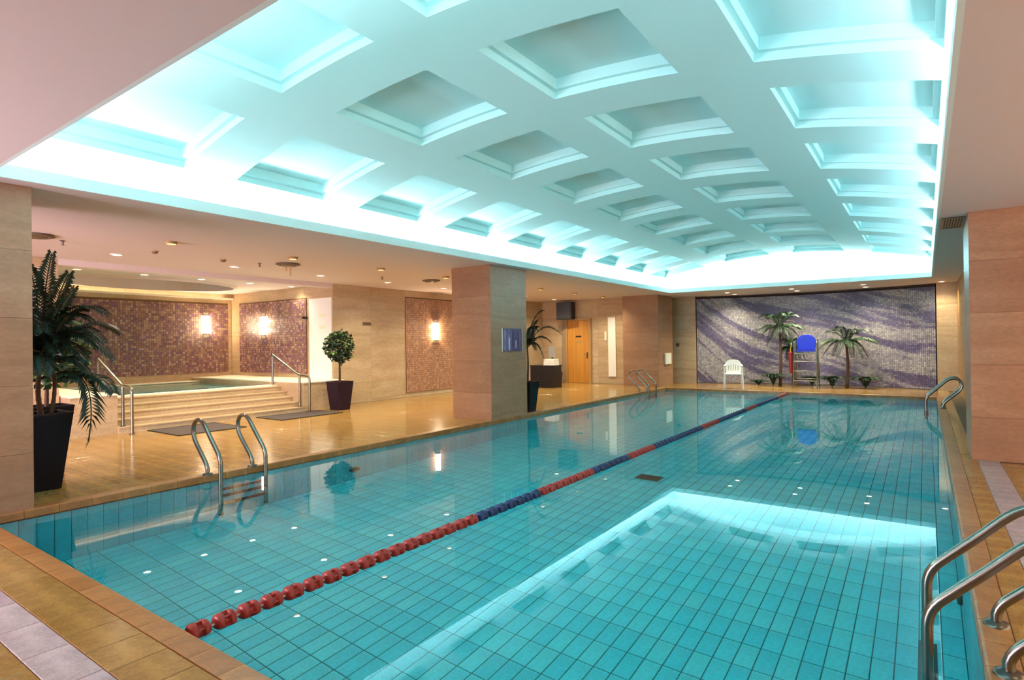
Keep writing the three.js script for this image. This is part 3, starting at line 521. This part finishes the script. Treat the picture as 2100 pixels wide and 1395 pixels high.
function squarePot(t, top, bot, h, mat = M.pot, name = 'pot') {
  const s = Math.SQRT2 / 2, g = new THREE.CylinderGeometry(top * s, bot * s, h, 4, 1, true).rotateY(Math.PI / 4).translate(0, h / 2, 0), gi = new THREE.CylinderGeometry((top - 0.05) * s, (bot - 0.05) * s, h - 0.02, 4, 1, true).rotateY(Math.PI / 4).translate(0, h / 2 + 0.01, 0);
  const m2 = mat.clone(); m2.side = THREE.DoubleSide;
  const rim = []; const a = top / 2, b = a - 0.025; rim.push(bx(-a, h - 0.02, -a, a, h, -b), bx(-a, h - 0.02, b, a, h, a), bx(-a, h - 0.02, -b, -b, h, b), bx(b, h - 0.02, -b, a, h, b));
  part(t, name, [g.toNonIndexed(), gi.toNonIndexed()].map((x) => { x.computeVertexNormals(); return x; }), m2); part(t, 'pot_rim', rim, mat); part(t, 'soil', bx(-b, h - 0.09, -b, b, h - 0.06, b), M.soil);
}
function trunk(t, pts, r0, r1, name = 'trunk') {
  const c = new THREE.CatmullRomCurve3(pts.map((p) => V(...p))), g = new THREE.TubeGeometry(c, 24, 1, 9), p = g.attributes.position, n = g.attributes.normal;
  for (let i = 0; i < p.count; i++) { const s = Math.floor(i / 10) / 24, o = c.getPointAt(Math.min(1, s)), r = (r0 + (r1 - r0) * s) * (1 + 0.1 * Math.sin(s * 60)); p.setXYZ(i, o.x + n.getX(i) * r, o.y + n.getY(i) * r, o.z + n.getZ(i) * r); }
  part(t, name, g, M.bark);
}
const leafV = S({ color: 0xffffff, vertexColors: true, roughness: 0.5, side: THREE.DoubleSide });
function leafBall(t, c, rx, ry, n, mats, size = 0.07) {
  const P = [], U = [], K = [];
  for (let i = 0; i < n; i++) {
    const th = rr(0, 6.283), cz = rr(-1, 1), r = Math.cbrt(rr(0.2, 1)), sx = Math.sqrt(1 - cz * cz), o = V(c[0] + rx * r * sx * Math.cos(th), c[1] + ry * r * cz, c[2] + rx * r * sx * Math.sin(th));
    const d = V(rr(-1, 1), rr(-0.9, 0.5), rr(-1, 1)).normalize(), s = V(rr(-1, 1), rr(-1, 1), rr(-1, 1)).cross(d).normalize(), L = size * rr(0.7, 1.3), w = L * 0.32;
    const e = o.clone().addScaledVector(d, L), m1 = o.clone().addScaledVector(d, L * 0.45).addScaledVector(s, w), m2 = o.clone().addScaledVector(d, L * 0.45).addScaledVector(s, -w);
    const k = mats[Math.floor(rnd() * mats.length)].color, v = rr(0.8, 1.2);
    for (const q of [o, m1, m2, m1, e, m2]) { P.push(q.x, q.y, q.z); U.push(q.x, q.y); K.push(k.r * v, k.g * v, k.b * v); }
  }
  const g = new THREE.BufferGeometry(); g.setAttribute('position', new THREE.Float32BufferAttribute(P, 3)); g.setAttribute('uv', new THREE.Float32BufferAttribute(U, 2)); g.setAttribute('color', new THREE.Float32BufferAttribute(K, 3)); g.computeVertexNormals();
  part(t, 'foliage', g, leafV).userData.kind = 'stuff';
}
{
  // tall palm in a square black pot beside the broad pillar
  const a = thing('potted_palm', 'tall dark feathery palm in a black square pot beside the broad pillar', 'potted palm', [-0.85, DK, -0.63]);
  squarePot(a, 0.42, 0.25, 0.78);
  trunk(a, [[0, 0.7, 0], [-0.03, 1.0, 0.02], [0.0, 1.35, 0.0]], 0.026, 0.018); trunk(a, [[0.06, 0.7, -0.05], [0.1, 1.0, -0.08], [0.08, 1.5, -0.06]], 0.02, 0.014);
  const B = [0.0, 1.3, 0.0], F = [
    [B, [0.05, 2.0, 0.0], [0.13, 2.4, -0.06]], [B, [0.2, 2.05, -0.15], [0.6, 1.78, -0.38]], [B, [0.25, 1.85, -0.2], [0.56, 1.5, -0.36]], [[0.08, 1.45, -0.06], [0.32, 1.75, -0.22], [0.6, 1.33, -0.42]],
    [[0.06, 1.15, -0.05], [0.5, 1.35, -0.36], [0.44, 0.48, -0.26]], [[0.06, 1.1, -0.05], [0.4, 1.25, -0.4], [0.62, 0.98, -0.42]], [B, [-0.2, 2.0, 0.0], [-0.5, 1.8, 0.02]], [B, [-0.3, 1.8, -0.2], [-0.7, 1.4, -0.3]], [B, [0.25, 1.9, 0.12], [0.5, 1.6, 0.12]],
    [B, [0.05, 1.9, -0.35], [-0.1, 1.6, -0.75]], [[0, 1.2, 0], [0.2, 1.6, 0.05], [0.36, 1.2, 0.08]], [B, [0.0, 1.9, 0.0], [0.05, 2.25, 0.1]], [[0, 1.2, 0], [0.1, 1.5, -0.2], [0.2, 1.05, -0.4]], [B, [0.12, 1.8, -0.06], [0.28, 2.05, -0.2]], [B, [0.1, 1.7, 0.0], [0.3, 1.4, -0.05]], [B, [0.16, 1.95, -0.1], [0.4, 1.72, -0.3]], [B, [0.15, 1.65, -0.12], [0.4, 1.3, -0.28]], [[0.05, 1.2, 0], [0.25, 1.5, -0.15], [0.4, 1.15, -0.3]], [B, [0.05, 1.95, -0.1], [0.2, 2.2, -0.18]], [B, [0.1, 1.75, -0.1], [0.25, 1.5, -0.1]],
  ];
  for (const [b, m, e] of F) part(a, 'frond', frond(b, m, e, 0.2, 30), M.leafDark);
  // leafy tree in a second pot behind it
  const b = thing('potted_tree', 'leafy green tree in a black square pot behind the tall palm', 'potted tree', [-1.76, DK, -0.93]);
  squarePot(b, 0.42, 0.25, 0.78); trunk(b, [[0, 0.7, 0], [0.02, 1.0, 0], [0, 1.3, 0]], 0.024, 0.016); leafBall(b, [0.1, 1.42, -0.05], 0.36, 0.42, 700, [M.leaf, M.leafDark, M.leaf, M.leafLight], 0.1);
  // round tree beside the alcove
  const c = thing('round_tree', 'round-headed small tree in a dark purple square pot by the stone wall', 'potted tree', [-4.1, DK, -6.9]);
  squarePot(c, 0.42, 0.3, 0.63, PM({ color: 0x2a1826, roughness: 0.35, specularIntensity: 0.4 })); trunk(c, [[0, 0.55, 0], [0.015, 0.85, 0.01], [0, 1.2, 0]], 0.028, 0.02);
  leafBall(c, [0, 1.4, 0], 0.31, 0.37, 1100, [M.leafDark, M.leaf, M.leafDark, M.leaf, M.leafLight, M.leafDark], 0.085);
  // palm behind the picture pillar
  const d = thing('potted_palm', 'palm in a tall dark pot half hidden behind the picture pillar', 'potted palm', [-0.3, DK, -8.72]);
  squarePot(d, 0.36, 0.24, 0.62); trunk(d, [[0, 0.55, 0], [0.02, 1.0, 0], [0, 1.4, 0]], 0.024, 0.016);
  for (const [m, e] of [[[0.25, 2.0, -0.2], [0.6, 1.62, -0.36]], [[0.1, 2.05, -0.05], [0.3, 2.1, -0.15]], [[0.2, 1.7, -0.1], [0.42, 1.45, -0.25]], [[0.15, 1.6, -0.1], [0.3, 1.1, -0.18]], [[-0.3, 1.9, 0.0], [-0.6, 1.6, 0.0]], [[0.2, 1.9, 0.1], [0.3, 1.7, 0.12]], [[-0.1, 1.8, -0.3], [-0.3, 1.5, -0.55]], [[0.1, 1.7, 0.0], [0.2, 1.3, 0.0]], [[0.05, 1.8, -0.1], [0.12, 1.9, -0.2]]]) part(d, 'frond', frond([0, 1.3, 0], m, e, 0.17, 24), M.leafDark);
  // palms planted before the mural
  const palm = (pos, h, spread, n, label, mats) => {
    const t = thing('palm_tree', label, 'palm tree', pos); trunk(t, [[0, 0, 0], [0.03, h * 0.5, 0], [0, h, 0]], 0.05, 0.03);
    for (let k = 0; k < n; k++) { const a = k / n * 6.283 + rr(-0.2, 0.2), q = k % 3, s = spread * rr(0.85, 1.1), x = Math.cos(a), z = Math.sin(a) * 0.5, d = [0.32, -0.05, -0.42][q] * spread / 0.75 + rr(-0.08, 0.08), w = [0.75, 1, 0.85][q]; part(t, 'frond', frond([0, h, 0], [x * s * 0.5 * w, h + 0.22 + Math.max(0, d), z * s * 0.5], [x * s * w, h + d, z * s], 0.19, 22, 0.5), mats[k % mats.length]); }
  };
  palm([2.86, DK, -17.95], 1.78, 0.8, 18, 'tall palm before the mural beside the blue lifeguard seat', [M.leafDark, M.leaf, M.leafDark, M.leaf, M.leafDark]);
  palm([3.18, DK, -18.15], 1.1, 0.48, 12, 'short palm before the mural under the tall palm', [M.leafDark, M.leaf]);
  palm([4.65, DK, -17.95], 1.32, 0.78, 18, 'middle-height palm before the mural with spread fronds', [M.leafDark, M.leaf, M.leafDark]);
  const shrub = (x, z, r, h, label) => { const t = thing('low_shrub', label, 'shrub', [x, DK, z]); for (let k = 0; k < 16; k++) { const a = k * 0.93 + rr(0, 0.3); part(t, 'frond', frond([0, 0, 0], [Math.cos(a) * r * 0.4, h, Math.sin(a) * r * 0.3], [Math.cos(a) * r, h * 0.6, Math.sin(a) * r * 0.5], 0.13, 14), k % 2 ? M.leafDark : M.leaf); } };
  shrub(2.7, -17.75, 0.34, 0.5, 'low dark shrub at the foot of the tall palm'); shrub(4.3, -17.7, 0.34, 0.45, 'low dark shrub at the foot of the middle-height palm'); shrub(5.12, -17.8, 0.42, 0.45, 'low wide shrub beside the middle-height palm'); shrub(3.7, -18.25, 0.35, 0.38, 'low shrub behind the lifeguard chair'); shrub(2.2, -18.1, 0.3, 0.2, 'low creeping shrub near the white chair');
}
// ------------------------------------------------------------------ furniture and wall fittings at the far end
{
  const c = thing('plastic_chair', 'white plastic armchair on the deck before the mural', 'chair', [1.86, DK, -16.45], 0.25);
  const sh = new THREE.Shape(); sh.moveTo(-0.2, 0); sh.lineTo(0.2, 0); sh.quadraticCurveTo(0.25, 0.28, 0.16, 0.38); sh.quadraticCurveTo(0, 0.45, -0.16, 0.38); sh.quadraticCurveTo(-0.25, 0.28, -0.2, 0);
  for (const x of [-0.13, -0.065, 0, 0.065, 0.13]) { const h = new THREE.Path(); h.moveTo(x - 0.014, 0.08); h.lineTo(x - 0.014, 0.3 - Math.abs(x) * 0.4); h.lineTo(x + 0.014, 0.3 - Math.abs(x) * 0.4); h.lineTo(x + 0.014, 0.08); sh.holes.push(h); }
  part(c, 'backrest', new THREE.ExtrudeGeometry(sh, { depth: 0.022, bevelEnabled: true, bevelSize: 0.006, bevelThickness: 0.006, bevelSegments: 2 }).rotateX(-0.22).translate(0, 0.43, -0.2), M.white);
  part(c, 'seat', bx(-0.225, 0.41, -0.22, 0.225, 0.44, 0.22), M.white);
  for (const x of [-0.25, 0.25]) {
    part(c, 'leg', bentTube([[x * 1.04, 0, 0.23], [x, 0.42, 0.2], [x, 0.64, 0.18]], 0.024, 0.05, 8), M.white); part(c, 'leg', bentTube([[x * 0.96, 0, -0.25], [x * 0.9, 0.43, -0.2]], 0.024, 0.05, 8), M.white);
    part(c, 'armrest', bentTube([[x, 0.65, 0.22], [x * 1.02, 0.66, -0.05], [x * 0.75, 0.72, -0.27]], 0.022, 0.1, 8), M.white);
  }
  const g = thing('lifeguard_chair', 'tall steel lifeguard chair with a bright blue seat before the mural', 'lifeguard chair', [3.66, DK, -17.45], 0.05);
  for (const x of [-0.31, 0.31]) {
    part(g, 'leg', bentTube([[x, 0, 0.3], [x * 0.95, 1.05, 0.12], [x * 0.95, 1.36, 0.1], [x * 0.95, 1.36, -0.2]], 0.02, 0.06), M.steel); part(g, 'leg', bentTube([[x, 0, -0.42], [x * 0.95, 1.02, -0.2], [x * 0.95, 1.42, -0.24]], 0.02, 0.04), M.steel);
    part(g, 'side_brace', bentTube([[x, 0.22, 0.26], [x, 0.22, -0.38]], 0.014), M.steel);
  }
  for (const [y, z] of [[0.22, 0.265], [0.5, 0.215], [0.78, 0.17], [1.02, 0.125]]) part(g, 'rung', bentTube([[-0.31, y, z], [0.31, y, z]], 0.016), M.steel);
  part(g, 'rung', bentTube([[-0.3, 0.25, -0.37], [0.3, 0.25, -0.37]], 0.014), M.steel);
  part(g, 'platform', bx(-0.28, 1.0, -0.2, 0.28, 1.025, 0.12), M.steel);
  const ss = new THREE.Shape(); ss.moveTo(-0.22, 0); ss.lineTo(0.22, 0); ss.lineTo(0.25, 0.22); ss.quadraticCurveTo(0.23, 0.42, 0, 0.44); ss.quadraticCurveTo(-0.23, 0.42, -0.25, 0.22); ss.closePath();
  part(g, 'seat_back', new THREE.ExtrudeGeometry(ss, { depth: 0.03, bevelEnabled: true, bevelSize: 0.012, bevelThickness: 0.012, bevelSegments: 3 }).rotateX(-0.15).translate(0, 1.12, -0.16), M.blue, 'blue moulded backrest');
  part(g, 'seat', bx(-0.24, 1.06, -0.17, 0.24, 1.11, 0.16), M.blue, 'blue moulded seat');
  const rt = thing('rescue_tube', 'red rescue float hanging on the lifeguard chair', 'rescue float', [3.27, DK + 0.35, -17.33]);
  part(rt, 'float_body', new THREE.CapsuleGeometry(0.05, 0.55, 6, 14).translate(0, 0.4, 0), M.red); part(rt, 'strap', bentTube([[0, 0.72, 0], [0.02, 0.9, 0.01], [0.02, 0.98, -0.02]], 0.009), S({ color: 0xd8c040, roughness: 0.7 }));
  // door with frame
  const d = struct('door_1', 'yellow wooden door with a small dark sign under the loudspeaker', 'door');
  d.position.set(-3.4, DK, -16.6);
  part(d, 'door_leaf', bx(-0.42, 0.005, 0.0, 0.42, 2.18, 0.04), M.wood);
  part(d, 'door_frame', [bx(-0.5, 0, 0, -0.425, 2.26, 0.07), bx(0.425, 0, 0, 0.5, 2.26, 0.07), bx(-0.425, 2.185, 0, 0.425, 2.26, 0.07)], M.frame);
  part(d, 'sign_plate', bx(-0.1, 1.6, 0.04, 0.12, 1.65, 0.046), M.dark); part(d, 'lower_sign', bx(-0.1, 1.4, 0.04, 0.12, 1.46, 0.044), M.frame);
  const hd = part(d, 'lock_plate', bx(0.32, 0.86, 0.04, 0.37, 1.08, 0.047), M.steelDark); part(hd, 'handle', bentTube([[0.345, 1.0, 0.045], [0.345, 1.0, 0.09], [0.24, 1.0, 0.09]], 0.009, 0.02, 8), M.steelDark);
  const jb = thing('wall_strip', 'grey-brown strip on the stone wall beside the yellow door', 'wall strip', [-3.98, DK, -16.59]); part(jb, 'board', bx(-0.07, 0, 0, 0.07, 2.2, 0.03), S({ color: 0x9a8468, roughness: 0.6 })); part(jb, 'edge', bx(-0.075, 0, 0, -0.068, 2.2, 0.034), M.grille);  // flat grey-brown strip with a darker edge
  const pn = thing('light_panel', 'tall pale panel on the stone wall between door and corner pillar', 'wall panel', [-2.12, DK + 0.25, -16.59]); part(pn, 'sheet', bx(-0.13, 0, 0, 0.13, 2.0, 0.02), M.white); part(pn, 'edging', [bx(-0.14, -0.01, 0, -0.13, 2.01, 0.025), bx(0.13, -0.01, 0, 0.14, 2.01, 0.025)], M.cream);
  const yn = thing('wall_notice', 'small cream notice on the stone wall beside the tall pale panel', 'notice', [-2.36, 1.55, -16.59]); part(yn, 'card', bx(-0.04, 0, 0, 0.04, 0.3, 0.01), M.cream); part(yn, 'backing', bx(-0.045, -0.005, -0.003, 0.045, 0.305, 0.004), M.frame);
  const sp = thing('loudspeaker', 'black loudspeaker box mounted high above the yellow door', 'loudspeaker', [-3.78, 2.3, -16.35], 0.15);
  part(sp, 'cabinet', bx(-0.28, 0, -0.18, 0.28, 0.6, 0.16), M.black); part(sp, 'grille_cloth', bx(-0.255, 0.025, 0.16, 0.255, 0.575, 0.175), M.cloth); part(sp, 'bracket', bx(-0.05, 0.25, -0.26, 0.05, 0.35, -0.18), M.steelDark);
  const cb = thing('cabinet', 'low black cabinet draped in dark cloth beside the hidden palm', 'cabinet', [-3.4, DK, -14.4]);
  part(cb, 'body', bx(-0.4, 0, -0.3, 0.4, 0.68, 0.3), M.cloth); part(cb, 'top', bx(-0.42, 0.68, -0.32, 0.42, 0.71, 0.32), M.black); part(cb, 'door_seam', bx(-0.004, 0.03, 0.3, 0.004, 0.65, 0.304), M.black);
  const tw = thing('towel_stack', 'folded white towels piled on the black cabinet', 'towels', [-3.15, DK + 0.71, -14.32]); for (let k = 0; k < 4; k++) part(tw, 'towel', bx(-0.2 + k * 0.006, k * 0.05, -0.14, 0.2 - k * 0.006, k * 0.05 + 0.045, 0.14), M.white);
  const sc = thing('notice_stand', 'grey framed notice standing on the black cabinet', 'notice stand', [-3.25, DK + 0.71, -14.55]); part(sc, 'sheet', bx(-0.13, 0.24, 0, 0.13, 0.6, 0.012), S({ color: 0x8c8782, roughness: 0.4 })); part(sc, 'stand', bx(-0.03, 0, -0.02, 0.03, 0.25, 0.0), M.black);
  for (const [x, l] of [[-3.96, 'red fire extinguisher next to the grey wall strip'], [-4.18, 'red fire extinguisher in the stone wall corner']]) {
    const t = thing('fire_extinguisher', l, 'fire extinguisher', [x, DK, -16.2]);
    const cy = part(t, 'cylinder', lathe([[0, 0], [0.075, 0], [0.08, 0.02], [0.08, 0.33], [0.06, 0.38], [0.025, 0.4], [0, 0.4]]), M.red); part(t, 'valve', [cyl(0.02, 0.02, 0.06, 0, 0.4, 0, 10), bx(-0.015, 0.45, -0.02, 0.015, 0.47, 0.1)], M.black); part(cy, 'hose', tube([[0.02, 0.43, 0], [0.11, 0.4, 0.03], [0.1, 0.2, 0.03], [0.09, 0.12, 0.03]], 0.012, 20, 8), M.black); part(cy, 'label_band', new THREE.CylinderGeometry(0.0812, 0.0812, 0.12, 20, 1, true, -0.6, 1.2).translate(0, 0.2, 0), M.white);
  }
  const wb = thing('wall_box', 'small pale box on the side of the corner pillar', 'wall box', [-0.285, 0.75, -16.8]); part(wb, 'casing', bx(0, 0, -0.25, 0.05, 0.36, 0.25), M.cream); part(wb, 'flap', bx(0.05, 0.04, -0.21, 0.056, 0.3, 0.21), M.white);
  const sk = thing('wall_plate', 'small brown plate on the stone wall beside the mural', 'wall plate', [-0.32, 1.36, -17.895]); part(sk, 'plate', bx(-0.06, -0.05, 0, 0.06, 0.06, 0.012), M.plate); part(sk, 'knob', bx(-0.02, -0.02, 0.012, 0.02, 0.02, 0.02), M.dark);
  const sg = thing('wall_sign', 'small brown name sign on the stone wall above the round tree', 'sign', [-4.895, 1.99, -8.37]); part(sg, 'plate', bx(0, 0, -0.13, 0.01, 0.075, 0.13), M.plate); part(sg, 'backing', bx(-0.002, -0.006, -0.136, 0.004, 0.081, 0.136), M.frame);
  // picture on the pillar
  const pic = thing('wall_picture', 'purple waterfall picture on the pool side of the middle pillar', 'picture', [-0.028, 1.34, -7.79]);
  const cv = document.createElement('canvas'); cv.width = 128; cv.height = 96; const q = cv.getContext('2d'); q.fillStyle = '#5a4c78'; q.fillRect(0, 0, 128, 96);
  for (let i = 0; i < 90; i++) { const x = rr(0, 128), w = rr(1, 6), k = rnd(); q.fillStyle = x < 50 ? (k < 0.5 ? '#7a6f98' : '#8d84a6') : k < 0.6 ? '#3e3158' : '#6a5b86'; q.fillRect(x, rr(0, 40), w, rr(30, 90)); }
  q.fillStyle = '#d8cfe0'; q.fillRect(40, 40, 7, 50); q.fillRect(84, 50, 5, 34);
  const ct = new THREE.CanvasTexture(cv); ct.colorSpace = THREE.SRGBColorSpace;
  part(pic, 'print', new THREE.PlaneGeometry(0.64, 0.44).rotateY(Math.PI / 2).translate(0.016, 0.22, 0), S({ map: ct, roughness: 0.3 })); part(pic, 'picture_board', bx(0, 0, -0.33, 0.015, 0.44, 0.33), M.white);
  const cap = thing('caption_plate', 'small caption plate under the purple picture', 'plate', [-0.028, 1.18, -7.79]); part(cap, 'plate', bx(0, 0, -0.12, 0.008, 0.03, 0.12), M.frame); part(cap, 'edge', bx(0, -0.004, -0.125, 0.004, 0.034, 0.125), M.plate);
}
renderer.render(scene, camera);
